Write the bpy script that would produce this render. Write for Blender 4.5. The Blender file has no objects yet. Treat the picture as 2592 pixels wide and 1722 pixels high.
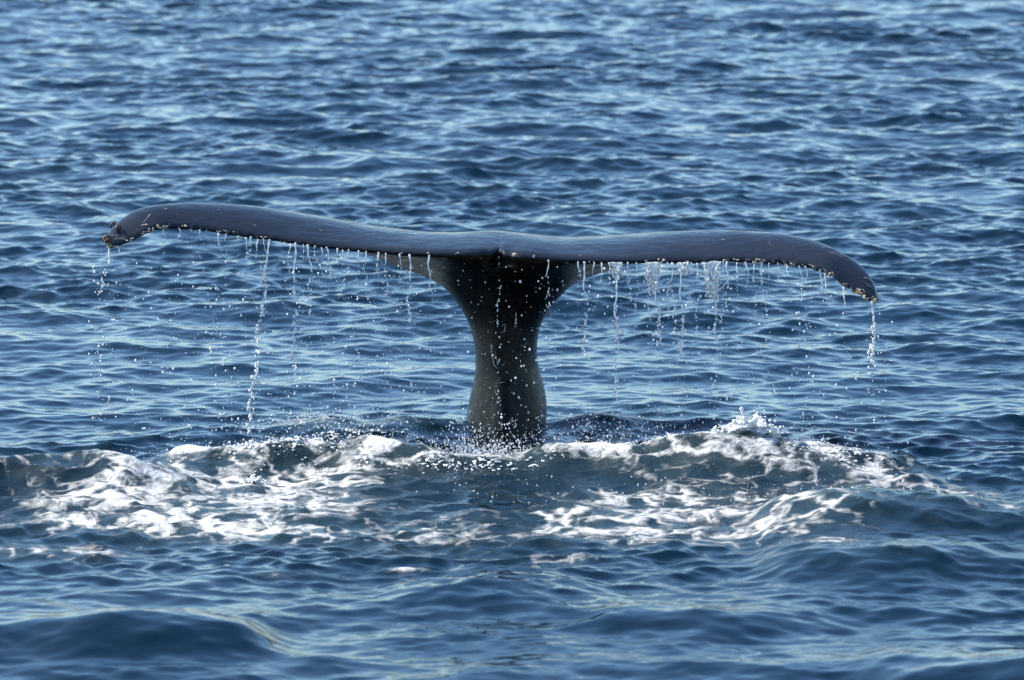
import bpy, bmesh, math, random
import numpy as np
from mathutils import Vector

rnd = random.Random(7)
rng = np.random.default_rng(11)
scene = bpy.context.scene
col = scene.collection
R = math.radians

# ------------------------------------------------------------------ camera
CAM_Y, CAM_Z, PITCH = -35.4, 5.6, R(8.15)
F = 15117.0                      # focal length in photograph pixels (2592 wide)
cd = bpy.data.cameras.new('camera')
cam = bpy.data.objects.new('camera', cd)
col.objects.link(cam)
cam.location = (0, CAM_Y, CAM_Z)
cam.rotation_euler = (R(90) - PITCH, 0, 0)
cd.sensor_width = 36
cd.lens = 36 * F / 2592
cd.clip_start = 0.5
cd.clip_end = 20000
cd.dof.use_dof = True
cd.dof.focus_distance = 35.8
cd.dof.aperture_fstop = 3.6
scene.camera = cam

# ------------------------------------------------------------------ light
SUN_EL, SUN_AZ = R(47), R(283)   # azimuth clockwise from +Y
world = bpy.data.worlds.new('World')
scene.world = world
world.use_nodes = True
wn = world.node_tree
bg = wn.nodes['Background']
sky = wn.nodes.new('ShaderNodeTexSky')
sky.sky_type = 'NISHITA'
sky.sun_disc = False
sky.sun_elevation = SUN_EL
sky.sun_rotation = SUN_AZ
sky.air_density = 0.9
sky.dust_density = 1.1
sky.ozone_density = 2.2
tint = wn.nodes.new('ShaderNodeMix')          # white balance of the daylight
tint.data_type = 'RGBA'
tint.blend_type = 'MULTIPLY'
tint.inputs[0].default_value = 1.0
tint.inputs[7].default_value = (1.03, 1.03, 0.90, 1)
# the camera's contrast: deep blue overhead against the pale horizon
s1 = wn.nodes.new('ShaderNodeVectorMath'); s1.operation = 'SCALE'; s1.inputs['Scale'].default_value = 1 / 8
sep = wn.nodes.new('ShaderNodeSeparateXYZ'); gm = wn.nodes.new('ShaderNodeCombineXYZ')
s2 = wn.nodes.new('ShaderNodeVectorMath'); s2.operation = 'SCALE'; s2.inputs['Scale'].default_value = 8
wn.links.new(sky.outputs[0], s1.inputs[0]); wn.links.new(s1.outputs[0], sep.inputs[0])
for k_, pw in enumerate((1.32, 1.24, 1.04)):
    pn = wn.nodes.new('ShaderNodeMath'); pn.operation = 'POWER'; pn.inputs[1].default_value = pw
    wn.links.new(sep.outputs[k_], pn.inputs[0]); wn.links.new(pn.outputs[0], gm.inputs[k_])
wn.links.new(gm.outputs[0], s2.inputs[0])
wn.links.new(s2.outputs[0], tint.inputs[6])
wn.links.new(tint.outputs[2], bg.inputs[0])
bg.inputs[1].default_value = 0.15
sd = bpy.data.lights.new('sun', 'SUN')
sun = bpy.data.objects.new('sun', sd)
col.objects.link(sun)
sd.energy = 3.2
sd.angle = R(0.6)
sd.color = (1.0, 0.935, 0.83)
sv = Vector((math.sin(SUN_AZ) * math.cos(SUN_EL), math.cos(SUN_AZ) * math.cos(SUN_EL), math.sin(SUN_EL)))
sun.rotation_euler = sv.to_track_quat('Z', 'Y').to_euler()
scene.view_settings.view_transform = 'Standard'
scene.view_settings.look = 'None'
scene.view_settings.exposure = 1.20
scene.view_settings.gamma = 1.0
scene.view_settings.use_curve_mapping = False

# ------------------------------------------------------------------ helpers
cp, sp = math.cos(PITCH), math.sin(PITCH)


def ray(px, py):
    a, b = (px - 1296) / F, -(py - 861) / F
    return a, cp + b * sp, -sp + b * cp


def gp(px, py, z=0.0):
    """point seen at a photograph pixel at height z"""
    dx, dy, dz = ray(px, py)
    t = (z - CAM_Z) / dz
    return dx * t, CAM_Y + dy * t, z


def at(px, py, y):
    """point seen at a photograph pixel at depth y"""
    dx, dy, dz = ray(px, py)
    t = (y - CAM_Y) / dy
    return dx * t, y, CAM_Z + dz * t


def link(name, me, mats, parent=None):
    o = bpy.data.objects.new(name, me)
    col.objects.link(o)
    for m in (mats if isinstance(mats, (list, tuple)) else [mats]):
        me.materials.append(m)
    if parent is not None:
        o.parent = parent
    return o


def mesh_np(name, V, faces, smooth=True):
    """V (n,3), faces (m,3) or (m,4) arrays"""
    V = np.asarray(V, dtype=np.float32)
    faces = np.asarray(faces, dtype=np.int32)
    me = bpy.data.meshes.new(name)
    k = faces.shape[1]
    me.vertices.add(len(V))
    me.vertices.foreach_set('co', V.ravel())
    me.loops.add(faces.size)
    me.loops.foreach_set('vertex_index', faces.ravel())
    me.polygons.add(len(faces))
    me.polygons.foreach_set('loop_start', np.arange(0, faces.size, k, dtype=np.int32))
    me.polygons.foreach_set('loop_total', np.full(len(faces), k, dtype=np.int32))
    me.update(calc_edges=True)
    me.polygons.foreach_set('use_smooth', np.full(len(faces), smooth, dtype=bool))
    return me


def mat(name):
    m = bpy.data.materials.new(name)
    m.use_nodes = True
    return m, m.node_tree, m.node_tree.nodes['Principled BSDF']


def N(nt, typ, **kw):
    n = nt.nodes.new(typ)
    for k, v in kw.items():
        setattr(n, k, v)
    return n


def math_n(nt, op, a, b=None, clamp=False):
    n = N(nt, 'ShaderNodeMath', operation=op, use_clamp=clamp)
    for i, v in enumerate((a, b)):
        if v is None:
            continue
        if isinstance(v, (int, float)):
            n.inputs[i].default_value = v
        else:
            nt.links.new(v, n.inputs[i])
    return n.outputs[0]


def maprange(nt, v, a, b, c=0.0, d=1.0, smooth=True):
    n = N(nt, 'ShaderNodeMapRange', interpolation_type='SMOOTHSTEP' if smooth else 'LINEAR')
    nt.links.new(v, n.inputs[0])
    for i, x in enumerate((a, b, c, d)):
        n.inputs[i + 1].default_value = x
    return n.outputs[0]


def noise_n(nt, scale, detail=4, rough=0.55, dist=0.0, vec=None, stretch=None):
    n = N(nt, 'ShaderNodeTexNoise')
    n.inputs['Scale'].default_value = scale
    n.inputs['Detail'].default_value = detail
    n.inputs['Roughness'].default_value = rough
    n.inputs['Distortion'].default_value = dist
    if vec is None:
        vec = N(nt, 'ShaderNodeTexCoord').outputs['Object']
    if stretch:
        mp = N(nt, 'ShaderNodeMapping')
        mp.inputs['Scale'].default_value = stretch
        nt.links.new(vec, mp.inputs[0])
        vec = mp.outputs[0]
    nt.links.new(vec, n.inputs['Vector'])
    return n.outputs['Fac']


def mixc(nt, fac, a, b):
    n = N(nt, 'ShaderNodeMix', data_type='RGBA')
    if isinstance(fac, (int, float)):
        n.inputs[0].default_value = fac
    else:
        nt.links.new(fac, n.inputs[0])
    for i, v in ((6, a), (7, b)):
        if isinstance(v, tuple):
            n.inputs[i].default_value = (*v, 1)
        else:
            nt.links.new(v, n.inputs[i])
    return n.outputs[2]


def attr(nt, name):
    n = N(nt, 'ShaderNodeAttribute', attribute_name=name)
    return n.outputs['Fac']


def smooth01(x):
    x = np.clip(x, 0, 1)
    return x * x * (3 - 2 * x)


# ------------------------------------------------------------------ materials
def make_water_mat():
    m, nt, p = mat('sea_water')
    foam_a, aer = attr(nt, 'foam'), attr(nt, 'aerated')
    oc = N(nt, 'ShaderNodeTexCoord').outputs['Object']
    # warped coordinates for the foam lace
    wnz = N(nt, 'ShaderNodeTexNoise')
    wnz.inputs['Scale'].default_value = 2.2
    wnz.inputs['Detail'].default_value = 3
    nt.links.new(oc, wnz.inputs['Vector'])
    sub = N(nt, 'ShaderNodeVectorMath', operation='SUBTRACT')
    nt.links.new(wnz.outputs['Color'], sub.inputs[0])
    sub.inputs[1].default_value = (.5, .5, .5)
    sc = N(nt, 'ShaderNodeVectorMath', operation='SCALE')
    nt.links.new(sub.outputs[0], sc.inputs[0])
    sc.inputs['Scale'].default_value = 0.75
    add = N(nt, 'ShaderNodeVectorMath', operation='ADD')
    nt.links.new(oc, add.inputs[0])
    nt.links.new(sc.outputs[0], add.inputs[1])
    wc = add.outputs[0]
    vo = N(nt, 'ShaderNodeTexVoronoi', feature='DISTANCE_TO_EDGE')
    vo.inputs['Scale'].default_value = 3.6
    nt.links.new(wc, vo.inputs['Vector'])
    vo2 = N(nt, 'ShaderNodeTexVoronoi', feature='DISTANCE_TO_EDGE')
    vo2.inputs['Scale'].default_value = 9.0
    nt.links.new(wc, vo2.inputs['Vector'])
    lace = maprange(nt, vo.outputs['Distance'], 0.0, 0.30, 1.0, 0.0)
    lace2 = maprange(nt, vo2.outputs['Distance'], 0.0, 0.35, 1.0, 0.0)
    n1 = math_n(nt, 'ADD', math_n(nt, 'MULTIPLY', math_n(nt, 'SUBTRACT', noise_n(nt, 3.0, 9, 0.68, 0.5, wc, (0.5, 1.0, 1)), 0.5), 1.5), 0.5)
    pat = math_n(nt, 'ADD', math_n(nt, 'MULTIPLY', lace, 0.38), math_n(nt, 'MULTIPLY', lace2, 0.17))
    pat = math_n(nt, 'ADD', pat, math_n(nt, 'MULTIPLY', n1, 0.9))      # about .3 .. 1.2
    v = math_n(nt, 'ADD', pat, math_n(nt, 'MULTIPLY', foam_a, 0.62))
    fine = noise_n(nt, 26, 5, 0.75, 0.3, oc, (0.7, 1, 1))
    v = math_n(nt, 'ADD', v, math_n(nt, 'MULTIPLY', math_n(nt, 'MULTIPLY', math_n(nt, 'SUBTRACT', fine, 0.47), aer), 1.1))
    foam = maprange(nt, v, 1.08, 1.53)
    foam = math_n(nt, 'MULTIPLY', foam, maprange(nt, foam_a, 0.02, 0.2), clamp=True)
    # colours of the water body
    nb = noise_n(nt, 0.5, 3)
    deep = mixc(nt, nb, (0.0002, 0.008, 0.016), (0.0002, 0.011, 0.021))
    turb = mixc(nt, noise_n(nt, 6, 5), (0.002, 0.011, 0.016), (0.022, 0.040, 0.042))
    body = mixc(nt, math_n(nt, 'MULTIPLY', aer, 0.85), deep, turb)
    body = mixc(nt, math_n(nt, 'MULTIPLY', foam_a, 0.35), body, (0.05, 0.085, 0.09))
    fcol = mixc(nt, noise_n(nt, 14, 4), (0.54, 0.56, 0.56), (0.82, 0.80, 0.76))
    nt.links.new(mixc(nt, foam, body, fcol), p.inputs['Base Color'])
    nt.links.new(maprange(nt, foam, 0, 1, 0.02, 0.7, False), p.inputs['Roughness'])
    p.inputs['IOR'].default_value = 1.333
    b1 = noise_n(nt, 16, 4, 0.6, 0.3, oc, (0.55, 1, 1))
    bn = noise_n(nt, 45, 3, 0.6, 0.0, oc)
    vb = N(nt, 'ShaderNodeTexVoronoi')
    vb.inputs['Scale'].default_value = 34
    nt.links.new(wc, vb.inputs['Vector'])
    h = math_n(nt, 'ADD', math_n(nt, 'MULTIPLY', b1, 0.0025), math_n(nt, 'MULTIPLY', math_n(nt, 'MULTIPLY', math_n(nt, 'ADD', bn, fine), aer), 0.010))
    h = math_n(nt, 'ADD', h, math_n(nt, 'MULTIPLY', foam, math_n(nt, 'MULTIPLY', math_n(nt, 'ADD', pat, vb.outputs['Distance']), 0.007)))
    bu = N(nt, 'ShaderNodeBump')
    bu.inputs['Strength'].default_value = 1.0
    bu.inputs['Distance'].default_value = 1.0
    nt.links.new(h, bu.inputs['Height'])
    nt.links.new(bu.outputs[0], p.inputs['Normal'])
    return m


def make_skin_mat():
    m, nt, p = mat('whale_skin')
    under, pale, crust = attr(nt, 'under'), attr(nt, 'pale'), attr(nt, 'crust')
    oc = N(nt, 'ShaderNodeTexCoord').outputs['Object']
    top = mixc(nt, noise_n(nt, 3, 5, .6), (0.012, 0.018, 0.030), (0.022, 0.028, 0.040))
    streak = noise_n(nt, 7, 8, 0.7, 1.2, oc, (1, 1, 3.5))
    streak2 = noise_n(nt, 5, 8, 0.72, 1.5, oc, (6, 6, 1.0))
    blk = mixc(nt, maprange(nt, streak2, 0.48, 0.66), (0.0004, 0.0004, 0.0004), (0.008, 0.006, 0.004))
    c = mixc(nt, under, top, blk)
    grey = mixc(nt, maprange(nt, streak, 0.48, 0.66), (0.30, 0.31, 0.29), (0.85, 0.86, 0.80))
    c = mixc(nt, pale, c, grey)
    # small pale spots and scratches
    vo = N(nt, 'ShaderNodeTexVoronoi')
    vo.inputs['Scale'].default_value = 26
    mp = N(nt, 'ShaderNodeMapping')
    mp.inputs['Scale'].default_value = (0.35, 1, 1.4)
    mp.inputs['Rotation'].default_value = (0, 0.2, 0.3)
    nt.links.new(oc, mp.inputs[0])
    nt.links.new(mp.outputs[0], vo.inputs['Vector'])
    spot = maprange(nt, vo.outputs['Distance'], 0.05, 0.13, 1, 0)
    spot = math_n(nt, 'MULTIPLY', spot, maprange(nt, noise_n(nt, 9, 2), 0.52, 0.62))
    c = mixc(nt, math_n(nt, 'MULTIPLY', spot, 0.55), c, (0.42, 0.42, 0.40))
    cr = maprange(nt, math_n(nt, 'ADD', noise_n(nt, 30, 6, .7, 1.0), math_n(nt, 'MULTIPLY', crust, 0.2)), 0.76, 0.86)
    c = mixc(nt, math_n(nt, 'MULTIPLY', cr, maprange(nt, crust, 0.02, 0.4)), c, (0.4, 0.38, 0.3))
    nt.links.new(c, p.inputs['Base Color'])
    nt.links.new(maprange(nt, noise_n(nt, 8, 4), .3, .7, 0.16, 0.28), p.inputs['Roughness'])
    p.inputs['IOR'].default_value = 1.24
    p.inputs['Coat Weight'].default_value = 0.0
    p.inputs['Coat Roughness'].default_value = 0.12
    p.inputs['Coat IOR'].default_value = 1.33
    h = math_n(nt, 'ADD', math_n(nt, 'MULTIPLY', noise_n(nt, 16, 5, .6, .4, oc, (0.5, 1, 1)), 0.006),
               math_n(nt, 'MULTIPLY', math_n(nt, 'MULTIPLY', streak2, under), 0.010))
    h = math_n(nt, 'ADD', h, math_n(nt, 'MULTIPLY', noise_n(nt, 4, 2), 0.018))
    bu = N(nt, 'ShaderNodeBump')
    bu.inputs['Strength'].default_value = 0.8
    bu.inputs['Distance'].default_value = 1.0
    nt.links.new(h, bu.inputs['Height'])
    nt.links.new(bu.outputs[0], p.inputs['Normal'])
    nt.links.new(bu.outputs[0], p.inputs['Coat Normal'])
    return m


def make_drop_mat(name, trans, base):
    m, nt, p = mat(name)
    p.inputs['Base Color'].default_value = (*base, 1)
    p.inputs['Roughness'].default_value = 0.06
    p.inputs['IOR'].default_value = 1.333
    tr = maprange(nt, noise_n(nt, 40, 2), .35, .65, trans - .2, min(1, trans + .2))
    nt.links.new(tr, p.inputs['Transmission Weight'])
    return m


def make_simple(name, c1, c2, scale, rough, bump=0.003):
    m, nt, p = mat(name)
    n = noise_n(nt, scale, 5, .65)
    nt.links.new(mixc(nt, maprange(nt, n, .3, .7), c1, c2), p.inputs['Base Color'])
    p.inputs['Roughness'].default_value = rough
    bu = N(nt, 'ShaderNodeBump')
    bu.inputs['Distance'].default_value = bump
    nt.links.new(n, bu.inputs['Height'])
    nt.links.new(bu.outputs[0], p.inputs['Normal'])
    return m


M_WATER = make_water_mat()
M_SKIN = make_skin_mat()
M_DROP = make_drop_mat('falling_water', 0.2, (0.97, 0.97, 0.96))
M_FROTH = make_simple('sea_froth', (0.62, 0.63, 0.62), (0.86, 0.86, 0.84), 60, 0.45, 0.006)
M_CREAM = make_simple('pale_barnacle_shell', (0.20, 0.16, 0.09), (0.72, 0.66, 0.52), 90, 0.5)
M_YELLOW = make_simple('yellow_barnacle_shell', (0.35, 0.2, 0.05), (0.75, 0.52, 0.16), 60, 0.5)
M_DARKB = make_simple('brown_barnacle_shell', (0.012, 0.009, 0.006), (0.05, 0.03, 0.015), 60, 0.18)
M_RUST = make_simple('rust_barnacle_mouth', (0.05, 0.022, 0.01), (0.25, 0.11, 0.05), 120, 0.4)
M_SCAR = make_simple('pale_scar', (0.2, 0.2, 0.2), (0.42, 0.42, 0.4), 60, 0.5)


# ------------------------------------------------------------------ sea surface
def spectrum_fields(T, n, lam_hi, lam_lo, peak, seed, power=4.0, main=R(-97), spread=2.0, slope=0.15):
    r = np.random.default_rng(seed)
    k1 = 2 * np.pi * np.fft.fftfreq(n, T / n)
    kx, ky = np.meshgrid(k1, k1, indexing='ij')
    k = np.hypot(kx, ky)
    k[0, 0] = 1
    th = np.arctan2(ky, kx)
    kp = 2 * np.pi / peak
    S = k ** (-power) * np.exp(-1.25 * (kp / k) ** 2)
    S *= (0.10 + np.abs(np.cos((th - main) / 1.0)) ** (2 * spread))
    S *= 1 / (1 + np.exp(-(k - 2 * np.pi / lam_hi) * 4)) * np.exp(-(k * lam_lo / (2 * np.pi)) ** 4)
    S[0, 0] = 0
    A = np.sqrt(S) * (r.normal(size=(n, n)) + 1j * r.normal(size=(n, n)))
    h = np.fft.ifft2(A).real
    sx = np.fft.ifft2(A * 1j * kx).real
    sy = np.fft.ifft2(A * 1j * ky).real
    s = slope / math.sqrt((sx ** 2 + sy ** 2).mean())
    dx = np.fft.ifft2(A * (-1j) * kx / k).real
    dy = np.fft.ifft2(A * (-1j) * ky / k).real
    return [f.astype(np.float32) * s for f in (h, -dx, -dy)]


def sample(f, T, x, y):
    n = f.shape[0]
    u, v = (x / T * n) % n, (y / T * n) % n
    i, j = np.floor(u).astype(np.int32), np.floor(v).astype(np.int32)
    a, b = u - i, v - j
    i %= n
    j %= n
    i1, j1 = (i + 1) % n, (j + 1) % n
    return f[i, j] * (1 - a) * (1 - b) + f[i1, j] * a * (1 - b) + f[i, j1] * (1 - a) * b + f[i1, j1] * a * b


TL, TS = 61.0, 37.0
LONG = spectrum_fields(TL, 1024, 4.0, 0.55, 1.35, 5, 4.0, R(-80), 0.8, 0.12)
SHORT = spectrum_fields(TS, 2048, 0.75, 0.07, 0.42, 8, 4.2, R(-102), 0.9, 0.21)

# hand-placed swells raised by the dive: crest pixels, height, front width, back width, foam
RIDGES = [   # crest pixels, pixel row of the crest's foot line, front width, back width, foam
    ([(-300, 1165), (-60, 1160), (60, 1158), (170, 1146), (275, 1143), (345, 1160), (400, 1185), (480, 1212), (600, 1236)], 1240, .44, .30, .36),
    ([(330, 1180), (445, 1150), (550, 1141), (635, 1133), (760, 1132), (890, 1136), (1000, 1152), (1100, 1170), (1200, 1188)], 1190, .26, .35, .85),
    ([(820, 1196), (900, 1165), (1000, 1158), (1150, 1158), (1300, 1163), (1420, 1165), (1550, 1190)], 1200, .50, .25, .66),
    ([(1300, 1198), (1400, 1170), (1500, 1146), (1650, 1128), (1750, 1110), (1880, 1100), (2000, 1118), (2130, 1145), (2260, 1170), (2420, 1196)], 1200, .42, .28, .85),
    ([(1820, 1322), (1900, 1305), (1980, 1280), (2094, 1243), (2203, 1234), (2313, 1250), (2422, 1254), (2592, 1262), (2900, 1270)], 1330, .40, .45, .30),
    ([(1850, 1428), (1960, 1405), (2060, 1380), (2160, 1368), (2250, 1362), (2340, 1366), (2450, 1385), (2592, 1405), (2900, 1425)], 1440, .42, .7, .12),
    ([(660, 1088), (747, 1072), (820, 1056), (900, 1054), (1000, 1058), (1131, 1062), (1250, 1086)], 1090, .35, .2, .5),
    ([(1380, 1080), (1460, 1058), (1540, 1050), (1640, 1062), (1740, 1080)], 1082, .35, .2, .5),
    ([(-200, 1570), (60, 1560), (250, 1545), (420, 1555), (640, 1580), (760, 1598)], 1625, .42, .6, 0),
    ([(2100, 1712), (2250, 1690), (2400, 1668), (2592, 1650), (2900, 1650)], 1725, .42, .6, 0),
    ([(900, 1500), (1050, 1480), (1180, 1466), (1300, 1462), (1450, 1480), (1600, 1500)], 1500, .4, .5, 0),
    ([(1400, 1575), (1500, 1560), (1750, 1540), (1950, 1545), (2200, 1575)], 1576, .45, .5, 0),
]
# foam sheets lying on the water: centre px, centre py, half sizes in px, strength
FOAMS = [
    (640, 1215, 230, 30, .80), (520, 1262, 260, 22, .85), (760, 1270, 180, 34, .70), (400, 1312, 260, 20, .85), (250, 1275, 170, 9, .75),
    (150, 1310, 240, 14, .60), (860, 1205, 90, 22, .60), (600, 1330, 260, 17, .55), (130, 1215, 130, 30, .34), (80, 1380, 150, 16, .52), (230, 1385, 120, 8, .45),
    (720, 1345, 220, 14, .40), (330, 1245, 70, 20, .62), (430, 1195, 80, 14, .7),
    (1900, 1128, 170, 26, .95), (1740, 1140, 110, 20, .8), 
    (1850, 1150, 200, 22, .80), (1620, 1160, 160, 16, .55), (2050, 1165, 120, 18, .6), (1700, 1200, 120, 30, .52), (1940, 1205, 120, 24, .50), (1700, 1248, 280, 12, .75), (1600, 1280, 260, 12, .62),
    (1480, 1298, 70, 22, .90), (1460, 1330, 130, 12, .65), (1790, 1300, 200, 12, .85), (1650, 1335, 320, 10, .68), (2130, 1262, 90, 22, .78), (2110, 1305, 120, 30, .55), (1960, 1345, 170, 16, .50),
    (1440, 1355, 200, 10, .45), (2200, 1205, 160, 18, .50), (2090, 1388, 90, 12, .60), (1150, 1185, 300, 10, .40), (1300, 1166, 420, 10, .55),
    (900, 1070, 180, 10, .50), (1520, 1056, 110, 10, .60), (40, 1105, 120, 12, .45), (1060, 1375, 170, 20, .34), (2400, 1280, 260, 16, .42), (2420, 1230, 200, 16, .45),
    (1180, 1300, 160, 12, .36), (1080, 1335, 140, 8, .40), (1340, 1400, 160, 8, .3), (720, 1440, 60, 5, .5), (1040, 1428, 40, 4, .5),
]


def axis(segments):
    out = [segments[0][0]]
    for a, b, d0, d1 in segments:
        x = a
        while x < b - 1e-6:
            t = (x - a) / (b - a)
            x = x + d0 + (d1 - d0) * t
            out.append(min(x, b))
    return out


def geo_tail(start, step, grow, end):
    out, x = [], start
    while x < end:
        step *= grow
        x += step
        out.append(x)
    return out


half = axis([(0, 3.4, .021, .021), (3.4, 6.6, .023, .05), (6.6, 13, .05, .14)])
half = half + geo_tail(half[-1], .14, 1.18, 6000)
gx = np.array([-v for v in half[:0:-1]] + half)
ymid = axis([(-8.6, -5, .03, .024), (-5, 1.5, .019, .022), (1.5, 34, .025, .055)])
gy = np.array([-8.6 - v for v in geo_tail(0, .03, 1.18, 4000)][::-1] + ymid + geo_tail(ymid[-1], .055, 1.16, 9000))
X, Y = np.meshgrid(gx, gy, indexing='ij')
X = X.astype(np.float32)
Y = Y.astype(np.float32)


def ridge_field(x, y):
    z = np.zeros_like(x)
    foam = np.zeros_like(x)
    aer = np.zeros_like(x)
    wob = sample(LONG[0], TL, x * 1.7 + 3, y * 1.7) * 1.2
    for pts, foot, wf, wb, fo in RIDGES:
        hs = np.array([max(0.0, (foot - b) / 417) for a, b in pts]) * (.85 if foot in (1330, 1440) else (.5 if foot in (1090, 1082) else .95))
        P = np.array([gp(a, b, max(0.0, (foot - b) / 417)) for a, b in pts])
        yc = np.interp(x, P[:, 0], P[:, 1]) + wob
        xs = np.linspace(P[0, 0], P[-1, 0], 60)
        hh = np.convolve(np.pad(np.interp(xs, P[:, 0], hs), 2, mode='edge'), np.ones(5) / 5, 'valid')
        hx = np.interp(x, xs, hh, left=0, right=0)
        e0, e1 = P[0, 0], P[-1, 0]
        env = smooth01((x - e0) / .3) * smooth01((e1 - x) / .3)
        hx = hx * env
        d = y - yc
        w = np.where(d < 0, wf, wb)
        g = np.where(d < 0, np.exp(-np.abs(d / wf) ** 1.5), np.exp(-(d / wb) ** 2))
        z += hx * g
        if fo:
            rel = np.clip(hx / .10, 0, 1)
            f = np.where(d < 0, np.exp(-(d / (.28 * wf)) ** 2), np.exp(-(d / (.9 * wb)) ** 2)) * rel * fo
            foam = np.maximum(foam, f)
            aer = np.maximum(aer, np.exp(-(d / (1.4 * w)) ** 2) * rel * min(1, fo * 1.4))
    return z, foam, aer


def foam_field(x, y):
    f = np.zeros_like(x)
    for cx, cy, rx, ry, s in FOAMS:
        wx, wy, _ = gp(cx, cy, .04)
        d = ((x - wx) / (rx / 422)) ** 2 + ((y - wy) / (ry / 66)) ** 2
        f = 1 - (1 - f) * (1 - s * np.exp(-d * 0.9))
    return np.clip(f, 0, 1)


def sea(x, y):
    """displaced point and foam of the water sheet at rest position x, y"""
    near = np.exp(-((x / 4.5) ** 4)) * np.exp(-(((y + 2.6) / 2.6) ** 4))      # churned zone
    calm = np.exp(-((x / 3.4) ** 4)) * np.exp(-(((y - 1.9) / 1.8) ** 4))
    fore = smooth01((-y - 4.2) / 1.6)
    aL = 1.0 - .60 * near - .45 * calm - .35 * fore
    aS = (1.0 - .40 * calm - .36 * fore) * (1 + .25 * near)
    far = smooth01((60 - np.hypot(x, y)) / 30)
    aS = aS * far
    aL = aL * (0.35 + .65 * smooth01((300 - np.hypot(x, y)) / 200))
    patch = .55 + 1.25 * np.clip(sample(LONG[0], TL, x * .31 + 11, y * .22 + 5) * 12 + .5, 0, 1) * .6
    aS = aS * patch
    hL, xL, yL = [sample(f, TL, x, y) for f in LONG]
    hS, xS, yS = [sample(f, TS, x, y) for f in SHORT]
    zr, fr, ar = ridge_field(x, y)
    f = 1 - (1 - fr) * (1 - foam_field(x, y))
    lump = sample(SHORT[0], TS, x * 1.9 + 4, y * 1.3 + 9) * 0.5 * np.clip(f - .25, 0, 1)
    z = hL * aL + hS * aS + zr + lump + .03 * f
    return x + .95 * (xL * aL + xS * aS), y + .95 * (yL * aL + yS * aS), z, f, np.clip(np.maximum(ar, f), 0, 1)


PX, PY, PZ, FO, AE = sea(X, Y)
nx, ny = X.shape
V = np.stack([PX, PY, PZ], -1).reshape(-1, 3)
idx = np.arange(nx * ny).reshape(nx, ny)
Q = np.stack([idx[:-1, :-1], idx[1:, :-1], idx[1:, 1:], idx[:-1, 1:]], -1).reshape(-1, 4)
me = mesh_np('sea_water', V, Q)
for nm, arr in (('foam', FO), ('aerated', AE)):
    a = me.attributes.new(nm, 'FLOAT', 'POINT')
    a.data.foreach_set('value', arr.astype(np.float32).ravel())
sea_o = link('sea_water', me, M_WATER)
sea_o['kind'] = 'structure'
sea_o['label'] = 'choppy dark blue sea with white foam churned up around the whale tail'
print('sea verts', len(V))


def sea_pt(x, y):
    a = sea(np.atleast_1d(np.float32(x)), np.atleast_1d(np.float32(y)))
    return a[0], a[1], a[2], a[3]


# ------------------------------------------------------------------ whale tail
LEFT = [  # trailing edge px, leading edge px
    ((274, 629), (265, 611)), ((284, 628), (270, 593)), ((311, 620), (287, 568)), ((343, 606), (311, 545)),
    ((365, 594), (342, 527)), ((392, 584), (382, 517)), ((421, 580), (426, 512)), ((458, 580), (475, 510)),
    ((494, 581.6), (515, 510)), ((554, 590), (575, 513)), ((632, 601), (645, 519)), ((723, 613.6), (730, 533)),
    ((815, 625.5), (820, 550)), ((906, 635.6), (910, 570)), ((998, 643), (998, 588)), ((1089, 647), (1089, 603)),
    ((1150, 647.5), (1150, 606)), ((1215, 645), (1215, 606))]
MID = [((1245, 643.5), (1245, 605)), ((1262, 637), (1262, 605)), ((1280, 646), (1280, 606))]
RIGHT = [((1310, 650), (1310, 609)), ((1345, 653.5), (1345, 612)), ((1386, 658), (1386, 615.5)), ((1433, 662), (1433, 615.5)), ((1480, 663.5), (1480, 612)),
         ((1573, 665), (1573, 602)), ((1666, 664.5), (1663, 591)), ((1759, 665), (1750, 584)), ((1852, 662), (1840, 581)),
         ((1922, 665), (1905, 582)), ((1969, 668), (1955, 585)), ((2015, 673), (2005, 592)), ((2062, 684), (2060, 604.5)),
         ((2109, 702), (2115, 626)), ((2132, 720), (2150, 645)), ((2155, 736), (2181, 668)), ((2179, 750), (2204, 695)),
         ((2202, 761), (2219, 726)), ((2217, 767), (2226, 752))]
PAIRS = LEFT + MID + RIGHT
s_ctl = np.array([t[0] for t, l in PAIRS], float)
yT_ctl = {265: -.66, 343: -.62, 458: -.50, 700: -.46, 1000: -.54, 1200: -.56, 1245: -.52, 1262: -.42, 1280: -.52, 1330: -.56, 1550: -.52,
          1800: -.46, 2000: -.50, 2120: -.62, 2225: -.70}
yL_ctl = {265: -.62, 343: -.40, 458: -.16, 700: .10, 1000: .40, 1262: .52, 1550: .40, 1800: .12, 2000: -.10, 2120: -.32, 2225: -.64}
depB_ctl = {265: 0, 830: 0, 860: .02, 929: .075, 998: .12, 1066: .165, 1112: .20, 1160: .28, 1200: .36, 1262: .40, 1340: .38, 1396: .28,
            1424: .22, 1456: .17, 1503: .13, 1573: .08, 1640: .03, 1690: 0, 2225: 0}
th_ctl = {265: .018, 300: .032, 400: .045, 600: .06, 900: .08, 1262: .10, 1700: .08, 1950: .055, 2120: .04, 2200: .03, 2225: .018}


def ci(d, x):
    k = sorted(d)
    return np.interp(x, k, [d[a] for a in k])


def cspline(t, P, tt):
    """cubic hermite (catmull-rom, non-uniform) interpolation"""
    P = np.asarray(P, float)
    m = np.gradient(P, t, axis=0)
    i = np.clip(np.searchsorted(t, tt) - 1, 0, len(t) - 2)
    h = (t[i + 1] - t[i])[:, None]
    u = ((tt - t[i])[:, None]) / h
    return ((2 * u**3 - 3 * u**2 + 1) * P[i] + (u**3 - 2 * u**2 + u) * h * m[i] + (-2 * u**3 + 3 * u**2) * P[i + 1] + (u**3 - u**2) * h * m[i + 1])


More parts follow.
